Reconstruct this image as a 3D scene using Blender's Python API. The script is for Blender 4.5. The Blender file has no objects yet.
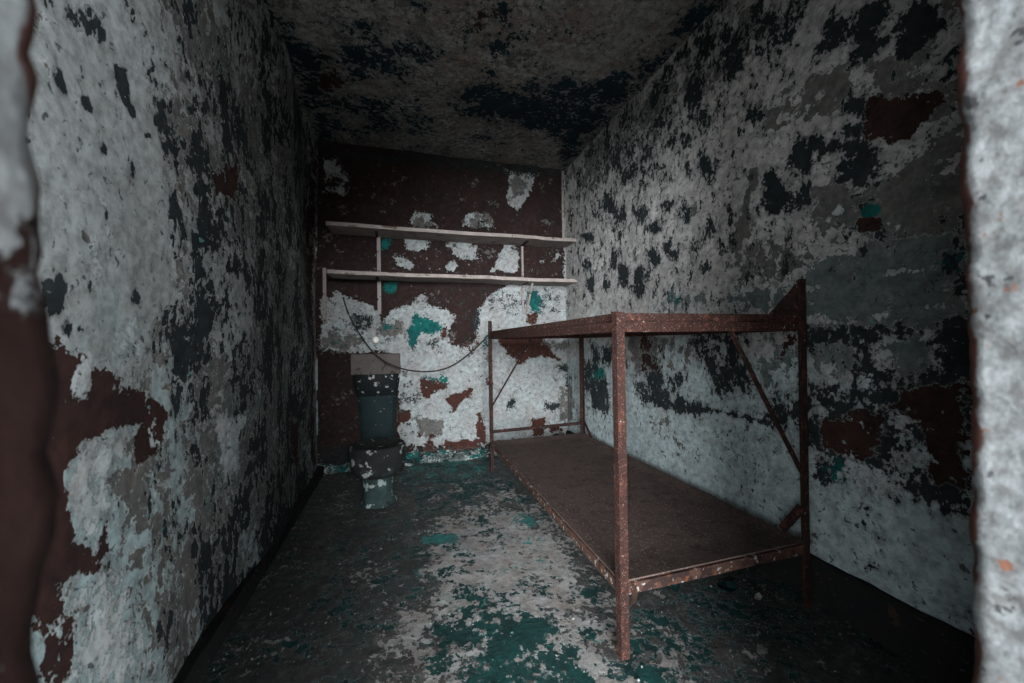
import bpy, bmesh, math, random
import numpy as np
from mathutils import Vector, Matrix

random.seed(7)
scene = bpy.context.scene
C = scene.collection

# ------------------------------------------------------------------ camera
F_PX, YAW, PITCH, ROLL, CAM_H = 377.66, 0.2849, 0.0031, -0.0145, 1.0536
_R = Vector((math.cos(YAW), -math.sin(YAW), 0))
_F = Vector((math.sin(YAW) * math.cos(PITCH), math.cos(YAW) * math.cos(PITCH), math.sin(PITCH)))
_U = Vector((-math.sin(YAW) * math.sin(PITCH), -math.cos(YAW) * math.sin(PITCH), math.cos(PITCH)))
CR = _R * math.cos(ROLL) + _U * math.sin(ROLL)
CU = _U * math.cos(ROLL) - _R * math.sin(ROLL)
CAM = Vector((0, 0, CAM_H))
cam_data = bpy.data.cameras.new('camera')
cam_data.sensor_width = 36
cam_data.lens = F_PX / 1024 * 36
cam_data.clip_start = 0.02
cam_data.dof.use_dof = True
cam_data.dof.focus_distance = 2.1
cam_data.dof.aperture_fstop = 2.6
cam = bpy.data.objects.new('camera', cam_data)
C.objects.link(cam)
B = -_F
cam.matrix_world = Matrix(((CR.x, CU.x, B.x, 0), (CR.y, CU.y, B.y, 0), (CR.z, CU.z, B.z, CAM_H), (0, 0, 0, 1)))
scene.camera = cam

# ------------------------------------------------------------------ light
world = bpy.data.worlds.new('world')
scene.world = world
world.use_nodes = True
world.node_tree.nodes['Background'].inputs[0].default_value = (0.60, 0.78, 0.84, 1)
world.node_tree.nodes['Background'].inputs[1].default_value = 0.4

def area(name, loc, target, sx, sy, power, col):
    d = bpy.data.lights.new(name, 'AREA')
    d.shape = 'RECTANGLE'
    d.size, d.size_y = sx, sy
    d.energy = power
    d.color = col
    o = bpy.data.objects.new(name, d)
    C.objects.link(o)
    o.location = loc
    o.rotation_euler = (Vector(target) - Vector(loc)).to_track_quat('-Z', 'Y').to_euler()
    return o
# daylight through the doorway, from an added unseen panel opposite the cell door
area('doorway_daylight_panel', (-0.35, -7.0, 2.0), (0.4, 1.5, 1.0), 8.8, 2.8, 6300, (0.92, 0.97, 1.0))
# two added unseen side lights that brighten the near parts of both walls
area('added_side_light_left', (-5.4, -3.9, 1.8), (0.5, 0.2, 1.0), 3.6, 3.4, 230, (0.92, 0.97, 1.0))
area('added_side_light_right', (5.4, -4.4, 1.8), (0.0, 0.2, 1.0), 3.6, 3.4, 720, (0.92, 0.97, 1.0))
vs = scene.view_settings
vs.view_transform = 'Standard'
vs.look = 'None'
vs.gamma = 1
vs.use_curve_mapping = False
vs.exposure = 0.08

# ------------------------------------------------------------------ room measures (metres)
D, XL, XR, ZC = 3.489, -0.656, 1.596, 2.78
YF0, YF1 = 0.17, 0.27                      # front wall, corridor face and cell face
DX0, DX1, DZ = -0.190, 0.626, 2.22          # door opening

def ray(x, y):
    return _F + CR * ((x - 512) / F_PX) + CU * (-(y - 341.5) / F_PX)

def hit(x, y, axis, val):
    d = ray(x, y)
    return CAM + d * ((val - CAM[axis]) / d[axis])

# ------------------------------------------------------------------ helpers
def new_obj(name, me, parent=None, mat=None):
    o = bpy.data.objects.new(name, me)
    C.objects.link(o)
    if mat: me.materials.append(mat)
    if parent: o.parent = parent
    return o

def tag(o, label=None, cat=None, group=None, kind=None):
    if label: o['label'] = label
    if cat: o['category'] = cat
    if group: o['group'] = group
    if kind: o['kind'] = kind
    return o

def empty(name, loc, label, cat, group=None):
    o = bpy.data.objects.new(name, None)
    o.empty_display_size = 0.1
    C.objects.link(o)
    o.location = loc
    return tag(o, label, cat, group)

def link_bm(name, bm, parent=None, mat=None, smooth=False):
    me = bpy.data.meshes.new(name)
    bmesh.ops.recalc_face_normals(bm, faces=bm.faces)
    bm.to_mesh(me)
    bm.free()
    if smooth:
        for p in me.polygons: p.use_smooth = True
    o = new_obj(name, me, parent, mat)
    if parent:
        # meshes are written in world coordinates; keep them there
        o.matrix_parent_inverse = Matrix.Translation(-parent.location)
    return o

def add_box(bm, lo, hi, bevel=0.0):
    r = bmesh.ops.create_cube(bm, size=1)
    c = [(a + b) / 2 for a, b in zip(lo, hi)]
    s = [abs(b - a) for a, b in zip(lo, hi)]
    for v in r['verts']:
        v.co = Vector((c[0] + v.co.x * s[0], c[1] + v.co.y * s[1], c[2] + v.co.z * s[2]))
    if bevel:
        es = list({e for v in r['verts'] for e in v.link_edges})
        bmesh.ops.bevel(bm, geom=es, offset=bevel, segments=2, affect='EDGES', profile=0.6)

def add_bar(bm, p, q, prof):
    """sweep a closed 2-D profile from p to q; profile x across, y up-ish"""
    p, q = Vector(p), Vector(q)
    d = (q - p).normalized()
    up = Vector((0, 0, 1)) if abs(d.z) < 0.95 else Vector((0, 1, 0))
    x = d.cross(up).normalized()
    y = x.cross(d).normalized()
    A = [bm.verts.new(p + x * a + y * b) for a, b in prof]
    Bv = [bm.verts.new(q + x * a + y * b) for a, b in prof]
    n = len(prof)
    for i in range(n):
        bm.faces.new((A[i], A[(i + 1) % n], Bv[(i + 1) % n], Bv[i]))
    bm.faces.new(A[::-1]); bm.faces.new(Bv)

def circ(r, n=10):
    return [(r * math.cos(2 * math.pi * i / n), r * math.sin(2 * math.pi * i / n)) for i in range(n)]

def rect(w, h):
    return [(-w / 2, -h / 2), (w / 2, -h / 2), (w / 2, h / 2), (-w / 2, h / 2)]

def tube(bm, pts, r, n=8):
    pts = [Vector(p) for p in pts]
    rings = []
    for i, p in enumerate(pts):
        d = (pts[min(i + 1, len(pts) - 1)] - pts[max(i - 1, 0)]).normalized()
        up = Vector((0, 0, 1)) if abs(d.z) < 0.9 else Vector((0, 1, 0))
        x = d.cross(up).normalized(); y = x.cross(d)
        rings.append([bm.verts.new(p + x * (r * math.cos(2 * math.pi * k / n)) + y * (r * math.sin(2 * math.pi * k / n))) for k in range(n)])
    for a, b in zip(rings, rings[1:]):
        for k in range(n):
            bm.faces.new((a[k], a[(k + 1) % n], b[(k + 1) % n], b[k]))
    bm.faces.new(rings[0][::-1]); bm.faces.new(rings[-1])

# ------------------------------------------------------------------ numpy noise for relief
def vnoise(u, v, seed):
    rs = np.random.RandomState(seed)
    T = rs.rand(64, 64)
    iu, iv = np.floor(u).astype(int), np.floor(v).astype(int)
    fu, fv = u - iu, v - iv
    fu, fv = fu * fu * (3 - 2 * fu), fv * fv * (3 - 2 * fv)
    g = lambda a, b: T[a % 64, b % 64]
    return (g(iu, iv) * (1 - fu) + g(iu + 1, iv) * fu) * (1 - fv) + (g(iu, iv + 1) * (1 - fu) + g(iu + 1, iv + 1) * fu) * fv - 0.5

def fbm(u, v, seed, octs=4):
    s, a = 0, 1.0
    for i in range(octs):
        s = s + a * vnoise(u * 2 ** i + 13.7 * i, v * 2 ** i + 5.1 * i, seed + i)
        a *= 0.5
    return s

# ------------------------------------------------------------------ weathered surface: grid + one bias field per paint layer
def sdist(U, V, poly):
    d2 = np.full(U.shape, 1e9)
    ins = np.zeros(U.shape, bool)
    n = len(poly)
    for i in range(n):
        ax, ay = poly[i]; bx, by = poly[(i + 1) % n]
        ex, ey = bx - ax, by - ay
        L = ex * ex + ey * ey + 1e-12
        t = np.clip(((U - ax) * ex + (V - ay) * ey) / L, 0, 1)
        d2 = np.minimum(d2, (U - ax - t * ex) ** 2 + (V - ay - t * ey) ** 2)
        c = ((ay > V) != (by > V)) & (U < ex * (V - ay) / (ey if abs(ey) > 1e-12 else 1e-12) + ax)
        ins ^= c
    d = np.sqrt(d2)
    return np.where(ins, -d, d)

def el(cx, cy, rx, ry, n=10):
    return [(cx + rx * math.cos(2 * math.pi * i / n), cy + ry * math.sin(2 * math.pi * i / n)) for i in range(n)]

def bx_(x0, y0, x1, y1):
    return [(x0, y0), (x1, y0), (x1, y1), (x0, y1)]

def ln(pts, w):
    """a crack: pixel polyline given a small width"""
    return [(x, y - w) for x, y in pts] + [(x, y + w) for x, y in pts[::-1]]

def nd(nt, typ, **kw):
    n = nt.nodes.new(typ)
    for k, v in kw.items(): setattr(n, k, v)
    return n

def mth(nt, op, a, b=None, c=None, clamp=False):
    n = nt.nodes.new('ShaderNodeMath'); n.operation = op; n.use_clamp = clamp
    for i, s in enumerate((a, b, c)):
        if s is None: continue
        if isinstance(s, (int, float)): n.inputs[i].default_value = s
        else: nt.links.new(s, n.inputs[i])
    return n.outputs[0]

def noise(nt, vec, scale, detail=6, rough=0.6, dist=0.0):
    n = nt.nodes.new('ShaderNodeTexNoise')
    n.inputs['Scale'].default_value = scale
    n.inputs['Detail'].default_value = detail
    n.inputs['Roughness'].default_value = rough
    n.inputs['Distortion'].default_value = dist
    nt.links.new(vec, n.inputs['Vector'])
    return n.outputs['Fac']

def mapr(nt, v, a, b, c, d):
    n = nt.nodes.new('ShaderNodeMapRange')
    nt.links.new(v, n.inputs[0])
    for i, x in enumerate((a, b, c, d)): n.inputs[i + 1].default_value = x
    return n.outputs[0]

def mixc(nt, fac, a, b, mode='MIX'):
    n = nt.nodes.new('ShaderNodeMix'); n.data_type = 'RGBA'; n.blend_type = mode
    for i, s in ((0, fac), (6, a), (7, b)):
        if isinstance(s, (int, float)): n.inputs[i].default_value = s
        elif isinstance(s, tuple): n.inputs[i].default_value = (*s, 1)
        else: nt.links.new(s, n.inputs[i])
    return n.outputs[2]

def offset_vec(nt, vec, o, sc=(1, 1, 1)):
    n = nt.nodes.new('ShaderNodeMapping')
    n.inputs['Location'].default_value = o
    n.inputs['Scale'].default_value = sc
    nt.links.new(vec, n.inputs['Vector'])
    return n.outputs[0]

def paint_material(name, base, layers, rough=0.85, dirt=0.45, seed=0, bump=0.9, spec=0.2, low_tint=None, specks=0.6, scuff=0.65):
    m = bpy.data.materials.new(name); m.use_nodes = True
    nt = m.node_tree
    bs = nt.nodes['Principled BSDF']
    tc = nd(nt, 'ShaderNodeTexCoord').outputs['Object']
    mot = noise(nt, offset_vec(nt, tc, (seed, 1.3, 2.1)), 5.5, 6, 0.62)
    fine = noise(nt, offset_vec(nt, tc, (seed, 9.3, 4.1)), 60, 5, 0.65)
    t = mapr(nt, mot, 0.32, 0.68, 0, 1)
    col = mixc(nt, t, base[0], base[1])
    hgt = mth(nt, 'MULTIPLY', fine, 0.12)
    if low_tint:   # the wall turns blue-grey towards its lower part
        sep = nd(nt, 'ShaderNodeSeparateXYZ'); nt.links.new(tc, sep.inputs[0])
        zz = mth(nt, 'ADD', sep.outputs[2], mth(nt, 'MULTIPLY', mth(nt, 'SUBTRACT', mot, 0.5), 2.2))
        col = mixc(nt, mapr(nt, zz, low_tint[1] + 0.2, low_tint[1] - 0.2, 0, 1), col, low_tint[0])
    # scuffs: broad worn clouds and pin-holes in the top coat
    cl = noise(nt, offset_vec(nt, tc, (seed, 4.4, 7.7)), 13, 6, 0.72, 0.4)
    col = mixc(nt, mapr(nt, cl, 0.50, 0.66, 0, scuff), col, (0.17, 0.175, 0.17), 'MIX')
    pin = noise(nt, offset_vec(nt, tc, (seed, 8.1, 3.2)), 34, 6, 0.62, 0.8)
    pm = mapr(nt, pin, 0.645 - 0.03 * specks, 0.665 - 0.03 * specks, 0, 0.85)
    col = mixc(nt, pm, col, (0.045, 0.05, 0.05))
    hgt = mth(nt, 'MULTIPLY_ADD', pm, -0.25, hgt)
    for i, L in enumerate(layers):
        at = nd(nt, 'ShaderNodeAttribute', attribute_name='L%d' % i).outputs['Fac']
        v = offset_vec(nt, tc, (seed + 3.7 * i, 7.9 * i, -2.3 * i), L.get('aniso', (1, 1, 1)))
        n = noise(nt, v, L['scale'], 7, L.get('rough', 0.66), L.get('dist', 0.15))
        n2 = noise(nt, v, L['scale'] * 5.5, 4, 0.68, 0.2)
        k = L.get('k', 5.0) * 1.35
        val = mth(nt, 'ADD', at, mth(nt, 'MULTIPLY', mth(nt, 'SUBTRACT', n, 0.5), k))
        val = mth(nt, 'ADD', val, mth(nt, 'MULTIPLY', mth(nt, 'SUBTRACT', n2, 0.5), k * L.get('k2', 0.75)))
        e = L.get('edge', 0.05)
        mask = mapr(nt, val, -e, e, 0, 1)
        c2 = mixc(nt, mapr(nt, noise(nt, offset_vec(nt, tc, (seed, 2.2 * i, 5.0)), L.get('cs', 9), 4, 0.6), 0.35, 0.65, 0, 1), L['col'][0], L['col'][1])
        if 'halo' in L:  # older coat showing between top coat and bare patch
            ha = mapr(nt, val, -0.62, -0.50, 0, L.get('halof', 0.75))
            col = mixc(nt, ha, col, L['halo'])
            hgt = mth(nt, 'MULTIPLY_ADD', ha, -0.25, hgt)
        if 'rim' in L:   # broken paint edge left standing round the patch
            rim = mth(nt, 'MULTIPLY', mapr(nt, val, -0.24, -0.10, 0, 1), min(0.9, 1.7 * L.get('rimf', 0.5)))
            col = mixc(nt, rim, col, L['rim'])
        col = mixc(nt, mask, col, c2)
        soft = mapr(nt, val, -0.15, 0.15, 0, 1)
        hgt = mth(nt, 'MULTIPLY_ADD', soft, L.get('h', -0.5), hgt)
    # grime: fine freckles and slow stains
    g = mapr(nt, noise(nt, offset_vec(nt, tc, (seed, 3.3, 8.8)), 28, 5, 0.7), 0.36, 0.62, 1 - dirt, 1.0)
    g2 = mapr(nt, noise(nt, offset_vec(nt, tc, (seed, 6.6, 1.8)), 2.2, 5, 0.6), 0.3, 0.7, 1 - dirt * 0.6, 1.0)
    col = mixc(nt, 1.0, col, mth(nt, 'MULTIPLY', g, g2), 'MULTIPLY')
    nt.links.new(col, bs.inputs['Base Color'])
    bs.inputs['Roughness'].default_value = rough
    bs.inputs['Specular IOR Level'].default_value = spec
    bp = nd(nt, 'ShaderNodeBump')
    bp.inputs['Strength'].default_value = bump
    bp.inputs['Distance'].default_value = 0.006
    nt.links.new(hgt, bp.inputs['Height'])
    nt.links.new(bp.outputs[0], bs.inputs['Normal'])
    return m

def surface(name, axis, val, u0, u1, v0, v1, step, sign, mat, layers, relief=0.006, thick=0.12, seed=1, bulge=None, hole=None):
    """a slab in the plane <axis>=val; relief pushes towards the room by sign"""
    ua, va = [a for a in (0, 1, 2) if a != axis]
    nu, nv = int((u1 - u0) / step) + 1, int((v1 - v0) / step) + 1
    us, vs_ = np.linspace(u0, u1, nu), np.linspace(v0, v1, nv)
    U, V = np.meshgrid(us, vs_, indexing='ij')
    U, V = U.ravel(), V.ravel()
    H = relief * (1.6 * fbm(U * 2.3 + 9, V * 2.3 + 4, seed) + 0.18 * fbm(U * 14, V * 14, seed + 20, 3))
    if bulge is not None: H = H + bulge(U, V)
    P = np.zeros((nu * nv, 3))
    P[:, ua], P[:, va], P[:, axis] = U, V, val + sign * H
    idx = np.arange(nu * nv).reshape(nu, nv)
    q = np.stack([idx[:-1, :-1], idx[1:, :-1], idx[1:, 1:], idx[:-1, 1:]], -1).reshape(-1, 4)
    if hole is not None:
        cu = (U[q[:, 0]] + U[q[:, 2]]) / 2; cv = (V[q[:, 0]] + V[q[:, 2]]) / 2
        q = q[~hole(cu, cv)]
    # orient towards the room
    n = np.cross(P[q[0, 1]] - P[q[0, 0]], P[q[0, 3]] - P[q[0, 0]])
    if n[axis] * sign < 0: q = q[:, ::-1]
    nq = len(q)
    # back slab
    b0 = nu * nv
    cor = [(u0, v0), (u1, v0), (u1, v1), (u0, v1)]
    pb = np.zeros((4, 3))
    for i, (a, b) in enumerate(cor): pb[i, ua], pb[i, va], pb[i, axis] = a, b, val - sign * thick
    P2 = np.concatenate([P, pb])
    cidx = [idx[0, 0], idx[-1, 0], idx[-1, -1], idx[0, -1]]
    extra = [[b0, b0 + 1, b0 + 2, b0 + 3]] + [[cidx[i], cidx[(i + 1) % 4], b0 + (i + 1) % 4, b0 + i] for i in range(4)]
    allq = np.concatenate([q, np.array(extra)]) if hole is None else q
    me = bpy.data.meshes.new(name)
    me.vertices.add(len(P2)); me.vertices.foreach_set('co', P2.astype(np.float32).ravel())
    me.loops.add(len(allq) * 4); me.loops.foreach_set('vertex_index', allq.astype(np.int32).ravel())
    me.polygons.add(len(allq))
    me.polygons.foreach_set('loop_start', np.arange(0, len(allq) * 4, 4, dtype=np.int32))
    sm = np.zeros(len(allq), bool); sm[:nq] = True
    me.update(calc_edges=True)
    me.polygons.foreach_set('use_smooth', sm)
    for i, L in enumerate(layers):
        f = np.full(U.shape, float(L['bias']))
        if 'fn' in L: f = f + L['fn'](U, V)
        for ent in L.get('ents', []):
            pts, value = ent[0], ent[1]
            fall = 0.006 + 1.9 * (ent[2] if len(ent) > 2 else 0.025)
            w3 = [hit(x, y, axis, val) for x, y in pts]
            poly = [(p[ua], p[va]) for p in w3]
            pu = [p[0] for p in poly]; pv = [p[1] for p in poly]
            sel = (U > min(pu) - fall) & (U < max(pu) + fall) & (V > min(pv) - fall) & (V < max(pv) + fall)
            if not sel.any(): continue
            s = sdist(U[sel], V[sel], poly)
            w = np.clip((fall - s) / (2 * fall), 0, 1)
            w = w * w * (3 - 2 * w)
            f[sel] = f[sel] * (1 - w) + value * w
        a = me.attributes.new('L%d' % i, 'FLOAT', 'POINT')
        full = np.concatenate([f, np.full(4, float(L['bias']))]).astype(np.float32)
        a.data.foreach_set('value', full)
    me.validate()
    o = new_obj(name, me, None, mat)
    tag(o, kind='structure')
    return o

# paint colours (linear)
PALE = ((0.43, 0.46, 0.46), (0.36, 0.36, 0.355))
PALE_W = ((0.52, 0.57, 0.58), (0.46, 0.455, 0.45))
PINK = ((0.42, 0.37, 0.36), (0.34, 0.33, 0.32))
GREY = ((0.120, 0.125, 0.118), (0.17, 0.155, 0.145))
GREEN = ((0.115, 0.150, 0.142), (0.155, 0.180, 0.172))
BLACK = ((0.018, 0.025, 0.028), (0.030, 0.036, 0.038))
MAROON = ((0.034, 0.0175, 0.016), (0.050, 0.022, 0.018))
MAROON_B = ((0.085, 0.030, 0.022), (0.055, 0.024, 0.019))
TEAL = ((0.006, 0.150, 0.135), (0.010, 0.090, 0.088))
EDGE = (0.60, 0.62, 0.61)

# ------------------------------------------------------------------ right wall
RW = [
    dict(col=GREY, bias=-1.15, scale=3.2, k=5, h=-0.35, rim=EDGE, rimf=0.25, ents=[
        (bx_(795, 68, 845, 106), .9, .06), ([(760, 98), (800, 88), (830, 100), (790, 125), (745, 140), (752, 115)], .6, .05),
        ([(870, 60), (905, 62), (930, 85), (905, 105), (872, 100)], .8, .04),
        ([(811, 192), (860, 186), (885, 180), (930, 172), (966, 175), (966, 245), (890, 245), (850, 220), (826, 215)], 1.0, .03),
        ([(912, 110), (966, 70), (966, 180), (905, 172), (915, 140)], .5, .05),
        (bx_(735, 245, 812, 300), -.05, .05), ([(690, 205), (697, 200), (700, 212), (690, 220)], .9, .02),
        ([(752, 165), (744, 190), (738, 215), (730, 250), (738, 255), (748, 222), (756, 190), (762, 165)], .8, .02),
        (bx_(632, 330, 700, 378), .3, .05), (bx_(560, 385, 572, 420), .8, .03),
        ([(565, 175), (720, 0), (800, 0), (600, 210)], .0, .12),
    ]),
    dict(col=GREEN, bias=-1.6, scale=3.0, k=4.5, h=-0.3, rim=EDGE, rimf=0.3, ents=[
        ([(812, 263), (850, 254), (887, 242), (970, 233), (970, 326), (812, 332)], 1.5, .03),
        ([(815, 340), (850, 335), (862, 360), (850, 377), (816, 376)], 1.2, .03),
        ([(868, 345), (890, 335), (935, 332), (938, 352), (932, 380), (905, 375), (868, 362)], 1.2, .03),
        (bx_(765, 300, 803, 312), .5, .04), ([(640, 296), (700, 288), (760, 285), (800, 290), (800, 312), (640, 312)], .15, .05),
        (bx_(735, 330, 800, 400), .1, .05),
    ]),
    dict(col=BLACK, bias=-1.12, scale=7.5, k=5.5, h=-0.6, halo=(0.21, 0.215, 0.205), halof=0.5, rim=EDGE, rimf=0.35, aniso=(1, 1.0, .75), ents=[
        ([(562, 172), (720, 0), (830, 0), (700, 110), (610, 215)], -.05, .15),
        ([(690, 30), (720, 0), (800, 0), (770, 50), (700, 110)], .12, .1),
        ([(812, 330), (970, 322), (970, 508), (940, 508), (905, 512), (880, 495), (850, 478), (812, 487)], .3, .03),
        ([(815, 342), (850, 337), (862, 360), (850, 377), (816, 376)], -1.1, .02), ([(872, 347), (890, 337), (932, 334), (934, 352), (930, 378), (905, 374), (872, 362)], -1.1, .02),
        (el(607, 202, 6, 7), 0.80, .021), (el(616, 215, 9, 9), .5, .03), (el(644, 213, 7, 9), 0.70, .021), (el(668, 205, 9, 5), 0.80, .021),
        (el(683, 214, 8, 9), 1.00, .021), (el(703, 162, 5, 13), 0.70, .021), (el(710, 173, 4, 8), 0.80, .021), (el(623, 277, 6, 15), 0.80, .021),
        (el(613, 258, 4, 13), 0.80, .021), (el(655, 258, 5, 9), 0.80, .021), (el(641, 274, 8, 7), 0.70, .021), (el(653, 228, 7, 4), 0.80, .021),
        (el(686, 141, 4, 6), 0.90, .021), (el(700, 117, 14, 13), .2, .03), (el(745, 112, 14, 12), .2, .03), (el(712, 231, 7, 8), .2, .03),
        (el(630, 172, 5, 9), 0.60, .021), (el(642, 178, 2, 9), 0.90, .021), (el(586, 265, 4, 8), 0.70, .021), (el(588, 236, 9, 3), 0.80, .021),
        (el(590, 284, 4, 7), 0.80, .021), (el(606, 286, 4, 6), 0.80, .021), (el(639, 290, 5, 9), 0.80, .021), (el(672, 255, 4, 4), 0.80, .021),
        ([(765, 180), (775, 172), (789, 190), (787, 210), (776, 214), (766, 200)], 1.4), ([(781, 165), (795, 150), (818, 152), (815, 172), (796, 176)], 1.2),
        ([(836, 172), (846, 160), (872, 158), (878, 180), (860, 189), (838, 188)], 1.3), ([(794, 145), (815, 134), (832, 136), (850, 150), (828, 158), (800, 155)], 1.3),
        ([(790, 200), (800, 184), (810, 190), (808, 212), (796, 213)], 1.1), (el(862, 150, 10, 8), .9), (el(850, 107, 10, 6), .6), (el(866, 115, 6, 7), .8),
        ([(845, 130), (862, 118), (868, 130), (852, 145)], .9),
        ([(895, 28), (913, 7), (937, 9), (937, 30), (923, 52), (909, 66), (897, 59)], 1.4), ([(855, 63), (857, 42), (871, 37), (881, 45), (867, 56)], 1.2),
        ([(838, 21), (871, 2), (883, 0), (881, 12), (862, 28), (848, 35)], 1.4), (el(830, 45, 12, 4), .5), (el(905, 75, 14, 5), .6), (el(783, 82, 3, 5), .8),
        ([(940, 60), (966, 40), (966, 110), (950, 95)], .3, .05), ([(930, 250), (968, 246), (968, 290), (935, 280)], .35, .06),
        (el(883, 304, 8, 5), 1.2), (el(884, 322, 3, 3), .2),
        ([(812, 330), (970, 322), (970, 334), (812, 340)], 1.0, .02),
        ([(845, 340), (870, 335), (868, 350), (858, 358), (848, 352)], 1.1), ([(935, 330), (970, 326), (970, 380), (940, 375)], .9, .04),
        ([(862, 366), (892, 372), (884, 388), (872, 386)], 1.1), ([(812, 385), (850, 395), (888, 385), (895, 420), (885, 460), (850, 463), (815, 445)], .75, .03),
        ([(875, 430), (930, 445), (945, 505), (910, 512), (885, 470)], .45, .04), ([(925, 380), (970, 375), (970, 508), (940, 500), (930, 440)], .9, .03),
        ([(812, 455), (850, 460), (860, 480), (845, 490), (814, 487)], .5, .03),
        ([(629, 380), (650, 372), (678, 378), (674, 395), (695, 405), (695, 417), (670, 416), (640, 402)], .75, .03),
        ([(684, 332), (735, 332), (747, 360), (748, 390), (725, 395), (705, 380), (700, 350)], .55, .04),
        ([(765, 380), (803, 385), (803, 460), (785, 440), (770, 410)], .25, .04), (ln([(678, 408), (720, 412), (770, 424)], 2.0), .9, .007),
        ([(583, 360), (602, 366), (612, 400), (605, 415), (592, 405), (583, 385)], .8, .03), (bx_(592, 345, 625, 365), .5, .03),
        ([(640, 412), (803, 460), (803, 530), (600, 440)], -1.8, .05), ([(812, 500), (960, 520), (966, 620), (812, 560)], -1.55, .05),
        ([(825, 215), (858, 205), (856, 250), (830, 256)], -1.5, .02), (bx_(812, 263, 930, 318), -1.4, .03),
        (ln([(910, 543), (930, 558), (942, 575)], 1.2), .8, .005),
    ]),
    dict(col=BLACK, bias=-1.5, scale=17, k=5.5, k2=.5, h=-0.5, rough=.6, aniso=(1, 1.0, .6), ents=[
        ([(566, 185), (640, 120), (720, 80), (760, 120), (740, 200), (735, 300), (580, 310)], -.72, .08), ([(566, 185), (620, 180), (620, 300), (570, 300)], -.62, .06),
        ([(735, 200), (800, 200), (860, 240), (800, 300), (735, 305)], -.8, .06), ([(812, 263), (966, 240), (966, 325), (812, 330)], -1.3, .04), ([(640, 405), (803, 455), (803, 525), (640, 440)], -1.25, .04)]),
    dict(col=MAROON, bias=-1.75, scale=5, k=4.5, h=-0.7, rim=EDGE, rimf=0.35, ents=[
        ([(871, 101), (899, 98), (939, 90), (948, 94), (923, 127), (904, 141), (867, 136)], 1.6, .025),
        ([(858, 218), (884, 216), (884, 232), (858, 233)], 1.3, .005),
        ([(895, 382), (970, 380), (970, 490), (935, 482), (925, 440), (895, 412)], 1.3, .03), ([(822, 418), (850, 412), (882, 412), (884, 456), (850, 462), (822, 442)], 1.4, .03),
        ([(778, 308), (803, 284), (803, 312)], 1.2, .02), (bx_(640, 332, 665, 375), .2, .04), (bx_(566, 180, 575, 290), -.6, .02),
        ([(790, 330), (803, 340), (780, 365), (770, 360)], .6, .03),
    ]),
    dict(col=TEAL, bias=-1.9, scale=6, k=4.5, h=-0.1, ents=[
        ([(858, 212), (868, 203), (884, 205), (884, 215), (872, 218), (860, 218)], 1.1, .007), (bx_(935, 255, 968, 280), .35, .05),
        (bx_(590, 365, 606, 380), .5, .03), (bx_(660, 292, 760, 312), -.5, .05), (bx_(815, 455, 850, 487), -.3, .04),
    ]),
    dict(col=PALE_W, bias=-1.55, scale=11, k=5, h=0.5, ents=[
        ([(885, 418), (910, 410), (925, 430), (905, 436), (887, 428)], .9, .02), ([(852, 378), (872, 372), (875, 390), (855, 396)], .7, .02),
        (el(885, 356, 12, 7), 1.00, .021), ([(875, 312), (885, 308), (925, 326), (890, 324), (878, 322)], 1.0, .02), (el(822, 320, 9, 7), 0.60, .021), (el(848, 323, 9, 4), 0.80, .021),
        (el(839, 210, 5, 5), .7, .005), (el(900, 225, 5, 5), .9, .005), (el(915, 202, 3, 3), .9, .005), (el(820, 200, 6, 5), .7, .005),
        (ln([(886, 275), (905, 270), (930, 272)], 2), .8, .005), (ln([(905, 292), (920, 305), (955, 312)], 1.8), .8, .005), (ln([(840, 283), (858, 294)], 1.6), .8, .005),
        (el(830, 372, 8, 7), 0.80, .021), (el(838, 395, 7, 4), 0.70, .021), ([(935, 340), (950, 352), (960, 372), (940, 378), (930, 362)], .5, .02),
        ([(845, 455), (880, 465), (900, 490), (880, 500), (840, 470)], .9, .025), (el(905, 470, 22, 22), -.05, .03), (el(912, 75, 12, 9), 0.70, .021),
        (ln([(930, 325), (968, 330)], 1.0), .6, .01), (bx_(700, 340, 712, 352), .8, .02), (el(640, 378, 6, 6), 0.70, .021), (el(763, 350, 10, 12), .5, .03),
    ]),
]
WALL_STEP = 0.014
mat_rw = paint_material('right_wall_peeling_paint', ((0.54, 0.53, 0.515), (0.46, 0.43, 0.415)), RW, seed=1.0, low_tint=((0.44, 0.52, 0.53), 1.0), scuff=0.35, specks=0.8)
surface('wall_right', 0, XR, YF0, D, 0, ZC, WALL_STEP, -1, mat_rw, RW, relief=0.010, seed=11)

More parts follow.
